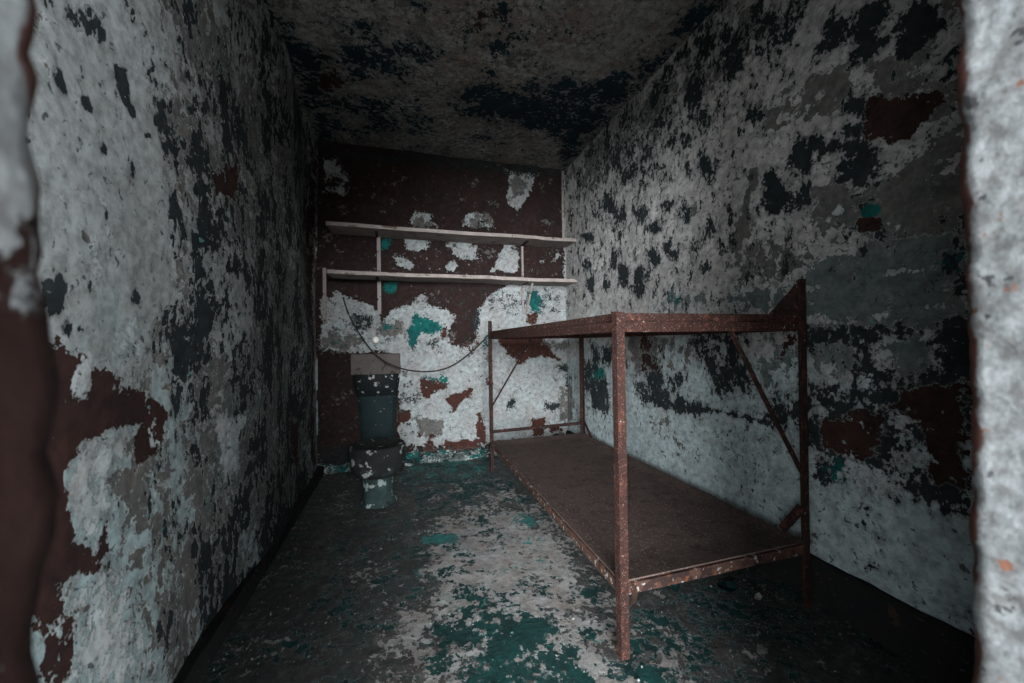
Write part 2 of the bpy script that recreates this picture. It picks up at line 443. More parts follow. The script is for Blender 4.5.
# ------------------------------------------------------------------ left wall
LW = [
    dict(col=GREY, bias=-.9, scale=3.6, k=5, h=-0.35, rim=EDGE, rimf=0.3, ents=[
        ([(165, 0), (260, 0), (315, 140), (312, 460), (215, 683), (150, 683), (190, 450), (165, 340), (185, 240)], .5, .12),
        ([(40, 0), (160, 0), (185, 250), (160, 350), (40, 350)], -1.6, .05), ([(60, 190), (95, 188), (110, 215), (112, 262), (60, 262)], -.2, .03),
        ([(118, 480), (165, 440), (190, 470), (165, 560), (118, 540)], .55, .05), ([(55, 590), (150, 560), (160, 683), (55, 683)], -.9, .05),
        ([(200, 370), (245, 350), (250, 395), (215, 410)], .7, .04), ([(195, 280), (245, 240), (242, 345), (205, 350)], -1.0, .04),
    ]),
    dict(col=GREEN, bias=-1.2, scale=5, k=4.5, h=-0.2, ents=[
        ([(215, 360), (300, 250), (315, 440), (220, 640), (205, 520)], .0, .1),
    ]),
    dict(col=BLACK, bias=-1.15, scale=6.5, k=5.8, h=-0.6, aniso=(1, 1, .6), halo=(0.21, 0.215, 0.205), halof=0.5, rim=EDGE, rimf=0.35, ents=[
        ([(165, 0), (280, 0), (316, 130), (316, 470), (215, 683), (170, 683), (195, 450), (165, 330), (185, 230)], -.08, .1),
        ([(40, 0), (130, 0), (165, 130), (175, 300), (150, 350), (40, 340)], -2.0, .03),
        ([(63, 20), (75, 5), (105, 10), (124, 35), (122, 52), (105, 42), (85, 32)], 1.3, .007), ([(40, 0), (62, 0), (55, 12)], .9, .007), (el(64, 33, 6, 7), 1.2, .004),
        ([(50, 55), (56, 62), (68, 92), (62, 95), (52, 80)], 1.2, .004), ([(80, 95), (100, 100), (101, 114), (86, 108)], 1.2, .004),
        ([(128, 65), (140, 72), (150, 110), (158, 105), (146, 125), (135, 95)], 1.0, .007), (el(109, 151, 6, 7), 1.2, .004), ([(138, 155), (143, 160), (145, 180), (138, 178)], 1.2, .004),
        (el(108, 214, 4, 8), 1.0, .004), (el(91, 79, 4, 4), .8, .004), (el(160, 137, 3, 4), .8, .004), (el(145, 300, 7, 8), .6, .007), (el(88, 288, 5, 5), .9, .004),
        ([(38, 280), (58, 278), (62, 305), (48, 318), (38, 312)], 1.1, .007), (el(75, 330, 16, 7), .5, .007), ([(168, 315), (182, 312), (186, 340), (176, 350)], .9, .03),
        ([(160, 40), (172, 60), (182, 140), (192, 230), (182, 225), (168, 130), (158, 80)], .45, .03),
        ([(215, 285), (240, 215), (246, 290), (232, 320), (218, 310)], .35, .04),
        ([(290, 100), (318, 140), (318, 470), (300, 440), (302, 250)], .35, .08), ([(285, 390), (300, 400), (305, 450), (285, 470)], .8, .04),
        ([(300, 470), (318, 460), (318, 480), (215, 683), (180, 683), (240, 590)], .7, .06), ([(98, 555), (122, 550), (120, 572), (102, 578)], .8, .02),
        ([(225, 330), (246, 345), (222, 360), (212, 420), (208, 400)], .2, .02),
    ]),
    dict(col=MAROON, bias=-1.9, scale=5.5, k=4.5, h=-0.7, rim=EDGE, rimf=0.4, ents=[
        ([(30, 345), (60, 343), (82, 362), (84, 395), (92, 400), (97, 368), (112, 366), (130, 380), (150, 390), (168, 388), (185, 412), (178, 440), (172, 452), (150, 470), (148, 440), (158, 425),
          (140, 424), (110, 432), (85, 445), (60, 485), (72, 505), (76, 540), (98, 545), (112, 515), (118, 545), (98, 572), (55, 580), (50, 683), (28, 683)], 1.5, .02),
        ([(66, 600), (76, 620), (70, 665), (60, 683), (52, 683), (55, 625)], 1.2, .02), ([(78, 345), (90, 352), (92, 372), (84, 370)], 1.2, .02),
        ([(209, 165), (222, 170), (236, 150), (243, 175), (232, 200), (214, 195)], 1.3, .03), ([(290, 410), (300, 420), (300, 470), (288, 450)], .8, .03),
        ([(318, 140), (318, 470), (311, 470), (308, 300), (312, 160)], .6, .04),
    ]),
    dict(col=PALE_W, bias=-1.5, scale=10, k=5, h=0.5, ents=[
        ([(68, 395), (80, 350), (95, 360), (92, 405), (75, 408)], 1.0, .007), ([(66, 490), (75, 460), (110, 440), (150, 425), (146, 440), (122, 470), (118, 500), (98, 540), (80, 538), (78, 510)], .95, .02),
        ([(55, 590), (80, 575), (115, 580), (150, 610), (165, 683), (60, 683), (75, 640), (65, 610)], .45, .03), ([(222, 415), (245, 410), (240, 470), (228, 480)], .9, .03),
        (el(165, 192, 2, 30), .2, .02), (ln([(55, 175), (65, 188), (90, 188), (106, 205), (114, 245), (110, 275)], 2.2), 1.6, .003), (el(88, 268, 24, 6), .3, .02), ([(166, 400), (172, 440), (164, 450)], .6, .02),
        ([(150, 300), (165, 345), (165, 380), (130, 385), (110, 360), (95, 345), (120, 330)], -.4, .02),
    ]),
]
mat_lw = paint_material('left_wall_peeling_paint', ((0.40, 0.43, 0.43), (0.35, 0.36, 0.355)), LW, seed=5.0, low_tint=((0.34, 0.43, 0.44), 0.9), scuff=0.4)
def lw_bulge(U, V):
    # slow swelling of the old render along the wall
    return 0.018 * np.sin(U * 3.1 + 0.4) + 0.012 * np.sin(U * 6.3 + V * 1.7) + 0.008 * np.sin(V * 4.3 + U)
surface('wall_left', 0, XL, YF0, D, 0, ZC, WALL_STEP, 1, mat_lw, LW, relief=0.014, seed=23, bulge=lw_bulge)

# ------------------------------------------------------------------ back wall
BW = [
    dict(col=((0.43, 0.47, 0.475), (0.38, 0.37, 0.365)), bias=-1.6, scale=7.5, k=4.8, k2=.6, h=0.6, ents=[
        ([(322, 296), (338, 292), (352, 300), (372, 304), (382, 318), (390, 312), (405, 306), (425, 303), (448, 309), (453, 320), (445, 335), (455, 345), (462, 350), (472, 342), (476, 330), (474, 320),
          (478, 308), (495, 292), (508, 284), (560, 282), (590, 285), (590, 432), (540, 438), (480, 444), (400, 446), (398, 353), (350, 353), (322, 352)], 1.55, .03),
        ([(320, 157), (338, 157), (351, 182), (344, 197), (320, 194)], .35, .03), ([(505, 170), (539, 173), (531, 194), (525, 200), (517, 216), (508, 203)], .75, .025),
        ([(405, 225), (415, 208), (430, 212), (440, 228)], .5, .025), ([(462, 226), (468, 212), (490, 212), (497, 230)], .5, .025),
        ([(401, 236), (430, 240), (428, 249), (408, 250)], .9, .02), ([(443, 240), (480, 244), (476, 258), (464, 261), (446, 247)], .9, .02), ([(393, 256), (403, 257), (416, 264), (414, 271), (396, 268)], 1.1, .02),
        ([(490, 272), (500, 252), (504, 242), (519, 242), (519, 274)], .9, .02), (el(452, 267, 6, 5), .8, .02), ([(540, 262), (552, 260), (558, 251), (561, 256), (552, 264)], .9, .02),
        ([(414, 300), (424, 288), (432, 300)], .8, .02), ([(402, 452), (490, 446), (490, 462), (402, 470)], .0, .03), (bx_(562, 172, 572, 290), .5, .02), (el(402, 340, 4, 12), .6, .02),
    ]),
    dict(col=GREY, bias=-1.1, scale=7, k=5, k2=.7, h=-0.2, ents=[
        (bx_(376, 320, 404, 334), .8, .02), (bx_(322, 318, 362, 352), .35, .04), (bx_(417, 420, 443, 436), .9, .02), (bx_(558, 385, 572, 420), .7, .02), (el(418, 226, 14, 10), .5, .02), (el(480, 222, 16, 9), .5, .02),
        (bx_(500, 340, 575, 352), .2, .03), (el(518, 186, 10, 12), .2, .02), (el(437, 345, 6, 10), .3, .02),
    ]),
    dict(col=BLACK, bias=-1.3, scale=13, k=5, k2=.9, h=-0.5, ents=[
        (bx_(355, 315, 372, 330), .4, .02), (bx_(484, 290, 560, 312), -.35, .03), (el(432, 343, 4, 4), .8, .018), (bx_(395, 385, 420, 430), -.45, .03), (bx_(545, 403, 560, 412), .6, .02),
        ([(557, 365), (572, 362), (578, 395), (570, 400), (566, 378)], 1.0, .02), (el(512, 403, 4, 4), .7, .02), ([(318, 145), (565, 165), (565, 180), (318, 158)], .3, .03), (bx_(480, 448, 492, 466), .7, .02),
        ([(322, 445), (352, 445), (352, 475), (318, 475)], .3, .03), (bx_(470, 310, 480, 335), .4, .02),
    ]),
    dict(col=MAROON_B, bias=-1.6, scale=9, k=5.2, k2=.6, h=-0.8, rim=(0.42, 0.40, 0.38), rimf=0.35, ents=[
        ([(421, 379), (449, 384), (444, 390), (434, 390), (428, 400), (421, 393)], 1.5, .02), ([(447, 399), (455, 394), (474, 388), (464, 401), (457, 411), (449, 416), (451, 407)], 1.4, .02),
        (bx_(397, 410, 412, 422), .9, .02), ([(423, 444), (432, 440), (438, 452), (424, 452)], 1.2, .02), ([(444, 440), (477, 440), (479, 448), (444, 449)], 1.2, .02), ([(477, 412), (483, 412), (487, 446), (476, 444)], 1.2, .02),
        ([(530, 418), (545, 418), (545, 436), (533, 436)], 1.2, .02), (el(556, 430, 8, 4), .9, .02), ([(492, 335), (540, 335), (560, 360), (530, 357), (520, 366), (507, 352)], 1.2, .02), (el(444, 333, 4, 5), .9, .02),
        (bx_(486, 374, 494, 386), .1, .02), (el(476, 380, 2, 2), .8, .018), (bx_(418, 432, 440, 438), .3, .02), (bx_(525, 312, 538, 325), 1.0, .02), (el(412, 345, 5, 6), .4, .02),
        ([(463, 345), (480, 338), (478, 352), (470, 360)], -.2, .02),
    ]),
    dict(col=TEAL, bias=-1.7, scale=10, k=5, k2=1.0, h=0.3, ents=[
        ([(415, 313), (432, 320), (443, 326), (441, 333), (422, 334), (415, 348), (410, 347), (408, 329)], 1.5, .02), (el(390, 287, 7, 7), 1.0, .02), (el(389, 327, 7, 4), .9, .02), (el(386, 242, 5, 8), 1.1, .018),
        ([(528, 294), (536, 290), (542, 300), (538, 313), (530, 310)], 1.4, .018), ([(422, 375), (448, 377), (447, 383), (422, 380)], 1.0, .018), (bx_(330, 325, 352, 350), -.5, .03),
        ([(402, 450), (490, 446), (490, 462), (402, 470)], .15, .03), (bx_(480, 334, 490, 350), -.3, .02),
    ]),
]
mat_bw = paint_material('back_wall_flaked_plaster', ((0.024, 0.0135, 0.0125), (0.036, 0.017, 0.0145)), BW, seed=9.0, scuff=0.06, specks=0.2)
surface('wall_back', 1, D, XL - .12, XR + .12, 0, ZC, WALL_STEP, -1, mat_bw, BW, relief=0.010, seed=37)

# ------------------------------------------------------------------ ceiling
NAVY = ((0.010, 0.036, 0.050), (0.018, 0.026, 0.032))
CE = [
    dict(col=((0.22, 0.17, 0.15), (0.27, 0.245, 0.22)), bias=-.25, scale=3.0, k=5, h=-0.2, ents=[
        (bx_(425, 30, 490, 70), .5, .1), ([(520, 130), (600, 110), (560, 168), (500, 165)], .5, .1)]),
    dict(col=GREY, bias=-.35, scale=4.5, k=5, h=-0.3, rim=EDGE, rimf=0.2, ents=[
        ([(560, 0), (690, 0), (640, 62), (600, 82), (550, 75), (545, 30)], -1.6, .08), ([(375, 0), (450, 0), (440, 15), (400, 25)], -1.0, .05)]),
    dict(col=NAVY, bias=-.95, scale=6.0, k=6, h=-0.6, halo=(0.15, 0.14, 0.13), rim=EDGE, rimf=0.3, ents=[
        ([(465, 88), (532, 91), (549, 77), (600, 84), (592, 112), (556, 137), (532, 130), (500, 120), (468, 120)], .75, .05),
        ([(342, 40), (360, 25), (385, 52), (398, 68), (380, 72), (355, 80), (345, 72)], .9, .05), ([(393, 35), (430, 50), (437, 75), (425, 66), (395, 55)], .9, .05),
        ([(280, 20), (305, 25), (322, 70), (335, 120), (330, 150), (318, 148), (300, 90)], .8, .08), ([(325, 95), (420, 100), (430, 130), (340, 140)], .0, .08),
        ([(600, 84), (632, 62), (662, 57), (700, 5), (725, 0), (640, 85), (600, 125), (565, 170), (556, 140)], .9, .06),
        (el(598, 40, 18, 8), .5, .05), (el(512, 38, 6, 5), 1.0, .04), (ln([(504, 0), (500, 45), (485, 90)], 4), .5, .04), (el(497, 50, 8, 10), .9, .04),
        ([(550, 0), (700, 0), (640, 60), (560, 70)], -1.2, .08), (bx_(350, 140, 470, 160), -1.0, .05)]),
    dict(col=((0.42, 0.41, 0.395), (0.33, 0.32, 0.31)), bias=-.95, scale=7, k=5.5, k2=.9, h=0.4, ents=[
        ([(465, 88), (532, 91), (549, 77), (600, 84), (592, 112), (556, 137), (532, 130), (500, 120), (468, 120)], -1.3, .05), ([(342, 40), (360, 25), (437, 60), (430, 78), (345, 78)], -1.2, .05),
        ([(600, 84), (662, 57), (725, 0), (640, 85), (565, 170), (556, 140)], -1.6, .06), ([(280, 20), (305, 25), (335, 120), (318, 148), (300, 90)], -1.6, .08)]),
    dict(col=MAROON, bias=-1.25, scale=5.0, k=5, h=-0.4, ents=[
        (el(480, 20, 12, 12), .6, .06), (el(330, 90, 18, 20), .1, .08)]),
]
mat_ce = paint_material('ceiling_peeling_paint', ((0.36, 0.355, 0.34), (0.28, 0.27, 0.26)), CE, seed=14.0)
surface('ceiling', 2, ZC, XL - .12, XR + .12, YF0, D + .12, 0.02, -1, mat_ce, CE, relief=0.014, seed=41)

# ------------------------------------------------------------------ floor
FL = [
    dict(col=((0.050, 0.066, 0.064), (0.075, 0.070, 0.066)), bias=-.1, scale=3.2, k=5, h=-0.2, ents=[]),
    dict(col=((0.40, 0.40, 0.39), (0.32, 0.28, 0.26)), bias=-1.2, scale=6.0, k=6, k2=.9, h=-0.2, rough=.7, ents=[
        ([(470, 508), (545, 505), (575, 560), (605, 600), (615, 650), (660, 683), (470, 683), (420, 600), (425, 555), (440, 530)], .95, .12),
        ([(395, 620), (450, 600), (480, 683), (390, 683)], .2, .1), ([(640, 640), (690, 640), (720, 683), (640, 683)], .3, .08), ([(480, 470), (540, 500), (500, 510), (440, 490)], -.3, .1)]),
    dict(col=((0.008, 0.062, 0.056), (0.012, 0.040, 0.040)), bias=-.85, scale=6.5, k=5.6, k2=.9, h=-0.3, rim=(0.34, 0.36, 0.35), rimf=0.3, ents=[
        ([(437, 605), (450, 585), (475, 595), (497, 625), (485, 645), (440, 650)], 1.0, .05), ([(495, 628), (520, 615), (552, 625), (552, 650), (578, 660), (590, 683), (505, 683), (490, 665), (486, 650)], 1.2, .04),
        (el(535, 589, 9, 6), 1.2, .03), ([(572, 586), (590, 583), (602, 592), (590, 600), (576, 594)], 1.0, .03), ([(582, 632), (600, 618), (608, 625), (595, 636)], 1.0, .03), (el(570, 652, 5, 5), 1.3, .02),
        (el(440, 575, 6, 4), 1.0, .03), (el(430, 660, 10, 8), 1.1, .03), ([(470, 676), (500, 676), (500, 683), (460, 683)], 1.0, .03), (el(510, 536, 6, 6), .9, .03), (el(480, 525, 16, 6), .2, .05),
        (el(545, 550, 35, 30), -1.6, .12), (el(585, 615, 12, 12), -1.6, .05), ([(630, 600), (800, 570), (800, 640), (680, 683), (630, 650)], .05, .1),
        ([(625, 640), (640, 640), (665, 683), (640, 683)], 1.1, .03), ([(400, 462), (490, 458), (520, 490), (420, 520)], .0, .1), ([(390, 600), (420, 520), (330, 540), (280, 683), (380, 683)], -.5, .1)]),
    dict(col=((0.030, 0.230, 0.215), (0.06, 0.19, 0.185)), bias=-1.45, scale=7, k=4.6, h=0.1, ents=[
        ([(422, 537), (440, 533), (460, 536), (452, 545), (432, 544)], 1.1, .03), (el(525, 550, 28, 14), -.1, .08), (el(520, 520, 14, 7), .3, .04), (ln([(435, 580), (455, 605), (490, 640), (495, 645)], 2), .3, .02),
        ([(400, 460), (490, 455), (490, 480), (400, 490)], -.3, .06), (el(730, 590, 30, 10), -.5, .06)]),
    dict(col=((0.42, 0.45, 0.45), (0.3, 0.3, 0.3)), bias=-1.75, scale=16, k=5.2, h=0.4, ents=[
        (ln([(520, 645), (545, 668), (562, 683)], 1.2), 1.3, .005), (ln([(440, 590), (470, 625), (492, 645)], 1.4), 1.3, .005), ([(555, 600), (570, 590), (570, 620), (620, 683), (600, 683), (565, 640)], -.5, .04),
        (bx_(745, 575, 790, 600), -.7, .05), ([(680, 655), (700, 655), (725, 683), (690, 683)], -.5, .05), ([(815, 600), (850, 620), (840, 630), (815, 612)], -.4, .04)]),
]
mat_fl = paint_material('floor_worn_paint', ((0.085, 0.074, 0.068), (0.055, 0.058, 0.057)), FL, rough=0.7, seed=19.0, spec=0.3)
surface('floor', 2, 0.0, XL - .12, XR + .12, YF0, D + .12, 0.014, 1, mat_fl, FL, relief=0.005, seed=53)

# ------------------------------------------------------------------ plain procedural materials for things
def spotted(name, base, spots, rough=0.85, seed=0.0, bump=0.4, metal=0.0, bscale=40, dist=0.003):
    """base pair mottled, then (colour, noise scale, threshold, anisotropy) flecks on top"""
    m = bpy.data.materials.new(name); m.use_nodes = True
    nt = m.node_tree; bs = nt.nodes['Principled BSDF']
    tc = nd(nt, 'ShaderNodeTexCoord').outputs['Object']
    col = mixc(nt, mapr(nt, noise(nt, offset_vec(nt, tc, (seed, 0, 0)), 14, 8, 0.65), 0.35, 0.65, 0, 1), base[0], base[1])
    h = noise(nt, tc, bscale, 8, 0.7)
    for i, s in enumerate(spots):
        v = offset_vec(nt, tc, (seed + i * 4.1, i * 2.7, 1.9), s[3] if len(s) > 3 else (1, 1, 1))
        n = noise(nt, v, s[1], 8, 0.62)
        f = mapr(nt, n, s[2] - 0.012, s[2] + 0.012, 0, 1)
        col = mixc(nt, f, col, s[0])
        h = mth(nt, 'MULTIPLY_ADD', f, 0.35, h)
    nt.links.new(col, bs.inputs['Base Color'])
    bs.inputs['Roughness'].default_value = rough
    bs.inputs['Metallic'].default_value = metal
    bs.inputs['Specular IOR Level'].default_value = 0.12
    bp = nd(nt, 'ShaderNodeBump'); bp.inputs['Strength'].default_value = bump; bp.inputs['Distance'].default_value = dist
    nt.links.new(h, bp.inputs['Height']); nt.links.new(bp.outputs[0], bs.inputs['Normal'])
    return m

M_RUST = spotted('flaking_rust_steel', ((0.050, 0.0205, 0.0155), (0.022, 0.0115, 0.0100)), [((0.030, 0.014, 0.012), 26, 0.56), ((0.105, 0.044, 0.030), 55, 0.59), ((0.030, 0.015, 0.013), 95, 0.56), ((0.20, 0.14, 0.12), 170, 0.612), ((0.30, 0.38, 0.41), 60, 0.675)], seed=2, bump=0.9)
M_RUSTD = spotted('dark_rust_steel', ((0.034, 0.017, 0.015), (0.020, 0.013, 0.012)), [((0.070, 0.028, 0.021), 35, 0.57), ((0.26, 0.22, 0.20), 80, 0.66)], seed=4, bump=0.8)
M_RIM = spotted('rusted_rim_with_paint_remnants', ((0.050, 0.029, 0.024), (0.078, 0.040, 0.029)), [((0.03, 0.018, 0.016), 22, 0.56), ((0.30, 0.29, 0.275), 40, 0.60), ((0.15, 0.056, 0.030), 45, 0.60)], seed=6, bump=0.9)
M_DECK = spotted('rusty_sheet_steel_deck', ((0.098, 0.068, 0.059), (0.070, 0.050, 0.045)), [((0.060, 0.042, 0.038), 18, 0.57), ((0.18, 0.14, 0.125), 90, 0.60), ((0.40, 0.39, 0.37), 120, 0.69)], seed=8, bump=0.5, bscale=120)
M_BASE = spotted('black_painted_base', ((0.012, 0.0135, 0.014), (0.018, 0.016, 0.0155)), [((0.06, 0.07, 0.07), 45, 0.66), ((0.045, 0.028, 0.022), 12, 0.62)], seed=11, bump=0.6)
M_SHELF = spotted('grimy_pale_painted_wood', ((0.34, 0.29, 0.27), (0.26, 0.22, 0.205)), [((0.13, 0.10, 0.09), 22, 0.60, (0.3, 1, 1)), ((0.42, 0.38, 0.36), 40, 0.62)], seed=13, bump=0.4)
M_ROD = spotted('pale_painted_rod', ((0.34, 0.29, 0.27), (0.27, 0.24, 0.23)), [((0.07, 0.04, 0.035), 25, 0.60)], seed=15)
M_STONE = spotted('blackened_fixture', ((0.013, 0.015, 0.0155), (0.022, 0.022, 0.0215)), [((0.026, 0.032, 0.032), 10, 0.58), ((0.30, 0.31, 0.30), 13, 0.60)], seed=21, bump=0.8)
M_PED = spotted('teal_flaked_pedestal', ((0.040, 0.062, 0.062), (0.020, 0.032, 0.032)), [((0.30, 0.35, 0.345), 12, 0.57), ((0.018, 0.024, 0.024), 16, 0.60)], seed=24, bump=0.7)
M_TEALD = spotted('dark_teal_enamel', ((0.010, 0.019, 0.021), (0.014, 0.026, 0.029)), [((0.012, 0.018, 0.020), 8, 0.60), ((0.32, 0.35, 0.35), 45, 0.68)], seed=27, rough=0.6)
M_BLACKE = spotted('black_enamel', ((0.008, 0.011, 0.012), (0.012, 0.014, 0.0145)), [((0.36, 0.36, 0.35), 16, 0.60)], seed=29, rough=0.6)
M_CONC = spotted('grey_brown_concrete', ((0.115, 0.10, 0.093), (0.085, 0.075, 0.07)), [((0.055, 0.045, 0.04), 18, 0.60)], seed=31)
M_BOUNCE_SCREED = spotted('pale_bounce_screed', ((0.50, 0.49, 0.47), (0.43, 0.42, 0.40)), [((0.25, 0.24, 0.23), 9, 0.62)], seed=32)  # unseen floor, made pale to bounce light up to the ceiling
M_CABLE = spotted('dark_cable', ((0.020, 0.022, 0.022), (0.032, 0.030, 0.028)), [], seed=33)
M_WHITE = spotted('white_ceramic', ((0.84, 0.80, 0.76), (0.76, 0.72, 0.68)), [((0.35, 0.32, 0.30), 60, 0.66)], seed=35, rough=0.45)
M_CHIP = spotted('loose_paint_chips', ((0.28, 0.30, 0.30), (0.16, 0.17, 0.168)), [((0.08, 0.16, 0.155), 9, 0.55)], seed=37)
M_CHIPT = spotted('teal_paint_flake', ((0.02, 0.07, 0.066), (0.03, 0.05, 0.048)), [], seed=39)

# ------------------------------------------------------------------ front wall with the door opening
def box_grid(parts, step):
    """several boxes with gridded faces, jiggled so their arrises look broken"""
    Ps, Qs, off = [], [], 0
    for lo, hi in parts:
        lo, hi = np.array(lo, float), np.array(hi, float)
        for ax in range(3):
            ua, va = [a for a in range(3) if a != ax]
            for side in (0, 1):
                nu = max(2, int((hi[ua] - lo[ua]) / step) + 1); nv = max(2, int((hi[va] - lo[va]) / step) + 1)
                U, V = np.meshgrid(np.linspace(lo[ua], hi[ua], nu), np.linspace(lo[va], hi[va], nv), indexing='ij')
                P = np.zeros((nu * nv, 3)); P[:, ua] = U.ravel(); P[:, va] = V.ravel(); P[:, ax] = (lo, hi)[side][ax]
                idx = np.arange(nu * nv).reshape(nu, nv) + off
                q = np.stack([idx[:-1, :-1], idx[1:, :-1], idx[1:, 1:], idx[:-1, 1:]], -1).reshape(-1, 4)
                flip = (side == 1) != (ax != 1)
                Ps.append(P); Qs.append(q[:, ::-1] if flip else q); off += nu * nv
    P = np.concatenate(Ps); Q = np.concatenate(Qs)
    return P, Q

def jamb_material():
    m = bpy.data.materials.new('door_jamb_paint'); m.use_nodes = True
    nt = m.node_tree; bs = nt.nodes['Principled BSDF']
    tc = nd(nt, 'ShaderNodeTexCoord').outputs['Object']
    sep = nd(nt, 'ShaderNodeSeparateXYZ'); nt.links.new(tc, sep.inputs[0])
    X, Y, Z = sep.outputs
    col = mixc(nt, mapr(nt, noise(nt, tc, 48, 8, 0.68), 0.38, 0.6, 0, 1), (0.185, 0.195, 0.20), (0.090, 0.089, 0.090))
    dk = mapr(nt, noise(nt, offset_vec(nt, tc, (3, 1, 4)), 30, 6, 0.6), 0.60, 0.63, 0, 1)
    col = mixc(nt, dk, col, (0.035, 0.035, 0.037))
    rs = mapr(nt, noise(nt, offset_vec(nt, tc, (8, 1, 4)), 30, 5, 0.6), 0.64, 0.66, 0, 1)
    col = mixc(nt, rs, col, (0.14, 0.065, 0.045))
    n = mth(nt, 'MULTIPLY', mth(nt, 'SUBTRACT', noise(nt, offset_vec(nt, tc, (1, 5, 2)), 22, 6, 0.6), 0.5), 0.10)
    # the arris towards the cell has lost its paint and shows rusty bead
    edge = mapr(nt, mth(nt, 'ADD', Y, mth(nt, 'MULTIPLY', n, 0.25)), YF1 - 0.006, YF1 - 0.003, 0, 1)
    col = mixc(nt, edge, col, (0.055, 0.024, 0.019))
    # the left pier is stripped to maroon primer in its lower part
    low = mapr(nt, mth(nt, 'ADD', Z, mth(nt, 'MULTIPLY', n, 4.0)), 1.10, 1.09, 0, 1)
    lft = mapr(nt, X, -0.05, -0.06, 0, 1)
    isl = mapr(nt, noise(nt, offset_vec(nt, tc, (4, 4, 2)), 26, 5, 0.6), 0.63, 0.65, 1, 0)
    mm = mth(nt, 'MULTIPLY', mth(nt, 'MULTIPLY', low, lft), isl)
    col = mixc(nt, mm, col, (0.0145, 0.0066, 0.0056))
    nt.links.new(col, bs.inputs['Base Color'])
    bs.inputs['Roughness'].default_value = 0.85
    bs.inputs['Specular IOR Level'].default_value = 0.1
    bp = nd(nt, 'ShaderNodeBump'); bp.inputs['Strength'].default_value = 0.8; bp.inputs['Distance'].default_value = 0.004
    nt.links.new(noise(nt, tc, 45, 6, 0.65), bp.inputs['Height']); nt.links.new(bp.outputs[0], bs.inputs['Normal'])
    return m

P, Q = box_grid([((XL - .12, YF0, 0), (DX0, YF1, ZC)), ((DX1, YF0, 0), (XR + .12, YF1, ZC)), ((DX0, YF0, DZ), (DX1, YF1, ZC))], 0.012)
near = np.clip(1 - np.minimum(np.abs(P[:, 0] - DX0), np.abs(P[:, 0] - DX1)) / 0.06, 0, 1)
P0 = P.copy()
P[:, 0] += near * (0.012 * fbm(P0[:, 2] * 9, P0[:, 1] * 9 + P0[:, 0] * 3, 71) + 0.006 * fbm(P0[:, 2] * 40, P0[:, 1] * 40, 72, 3))
P[:, 1] += near * 0.008 * fbm(P0[:, 2] * 25, P0[:, 0] * 25, 75, 3)
me = bpy.data.meshes.new('wall_front')
me.from_pydata(P.tolist(), [], Q.tolist()); me.validate()
me.polygons.foreach_set('use_smooth', [True] * len(me.polygons))
o = new_obj('wall_front', me, None, jamb_material()); tag(o, kind='structure')
bm = bmesh.new(); bm.from_mesh(me); bmesh.ops.remove_doubles(bm, verts=bm.verts, dist=1e-4)
bmesh.ops.recalc_face_normals(bm, faces=bm.faces); bm.to_mesh(me); bm.free()

# corridor outside the door: pale bounce floor and wall behind the daylight panel
bm = bmesh.new(); add_box(bm, (-6.5, -7.3, -0.12), (6.5, YF0 - .001, 0)); tag(link_bm('floor_corridor', bm, None, M_BOUNCE_SCREED), kind='structure')
bm = bmesh.new(); add_box(bm, (-6.5, -7.3, 0), (6.5, -7.1, 4.2)); tag(link_bm('wall_corridor', bm, None, M_CONC), kind='structure')

# ------------------------------------------------------------------ dark base bands along the long walls
def baseboard(name, x, sgn, h, t, seed):
    bm = bmesh.new()
    n = 60
    prof = [(0, 0), (t, 0), (t, h - .012), (t * .55, h), (0, h)]
    rings = []
    rnd = random.Random(seed)
    for i in range(n + 1):
        y = YF1 + (D - .012 - YF1) * i / n
        rings.append([bm.verts.new((x + sgn * (-.03 if a == 0 else a + rnd.uniform(-.002, .002)), y, b + (rnd.uniform(-.004, .004) if b > 0.02 else 0))) for a, b in prof])
    for a, b in zip(rings, rings[1:]):
        for k in range(5): bm.faces.new((a[k], a[(k + 1) % 5], b[(k + 1) % 5], b[k]))
    bm.faces.new(rings[0][::-1]); bm.faces.new(rings[-1])
    return tag(link_bm(name, bm, None, M_BASE), kind='structure')
baseboard('baseboard_right', XR, -1, 0.172, 0.030, 3)
baseboard('baseboard_left', XL, 1, 0.055, 0.034, 4)

# low cement fillet where the back wall meets the floor
FIL = [
    dict(col=PALE_W, bias=-.25, scale=9, k=5, h=.4), dict(col=TEAL, bias=-.35, scale=7, k=5, h=.1), dict(col=BLACK, bias=-.5, scale=9, k=5, h=-.3)]
mat_fil = paint_material('fillet_flaked_paint', GREEN, FIL, seed=44.0)
bm = bmesh.new()
rings = []
rnd = random.Random(5)
NF = 90
for i in range(NF + 1):
    x = XL - .03 + (XR - XL + .06) * i / NF
    w = 0.085 + rnd.uniform(-.012, .012) + .02 * math.sin(i * .31); hh = 0.055 + rnd.uniform(-.008, .008) + .012 * math.sin(i * .53 + 1)
    rings.append([bm.verts.new(p) for p in ((x, D + .03, -.02), (x, D - w, -.006), (x, D - w * .62, hh * .42), (x, D - w * .25, hh * .85), (x, D + .03, hh))])
for a, b in zip(rings, rings[1:]):
    for k in range(5): bm.faces.new((a[k], a[(k + 1) % 5], b[(k + 1) % 5], b[k]))
bm.faces.new(rings[0][::-1]); bm.faces.new(rings[-1])
o = link_bm('trim_1', bm, None, mat_fil, smooth=True)
for i, L in enumerate(FIL):
    a = o.data.attributes.new('L%d' % i, 'FLOAT', 'POINT')
    a.data.foreach_set('value', np.full(len(o.data.vertices), L['bias'], np.float32))
tag(o, kind='structure')

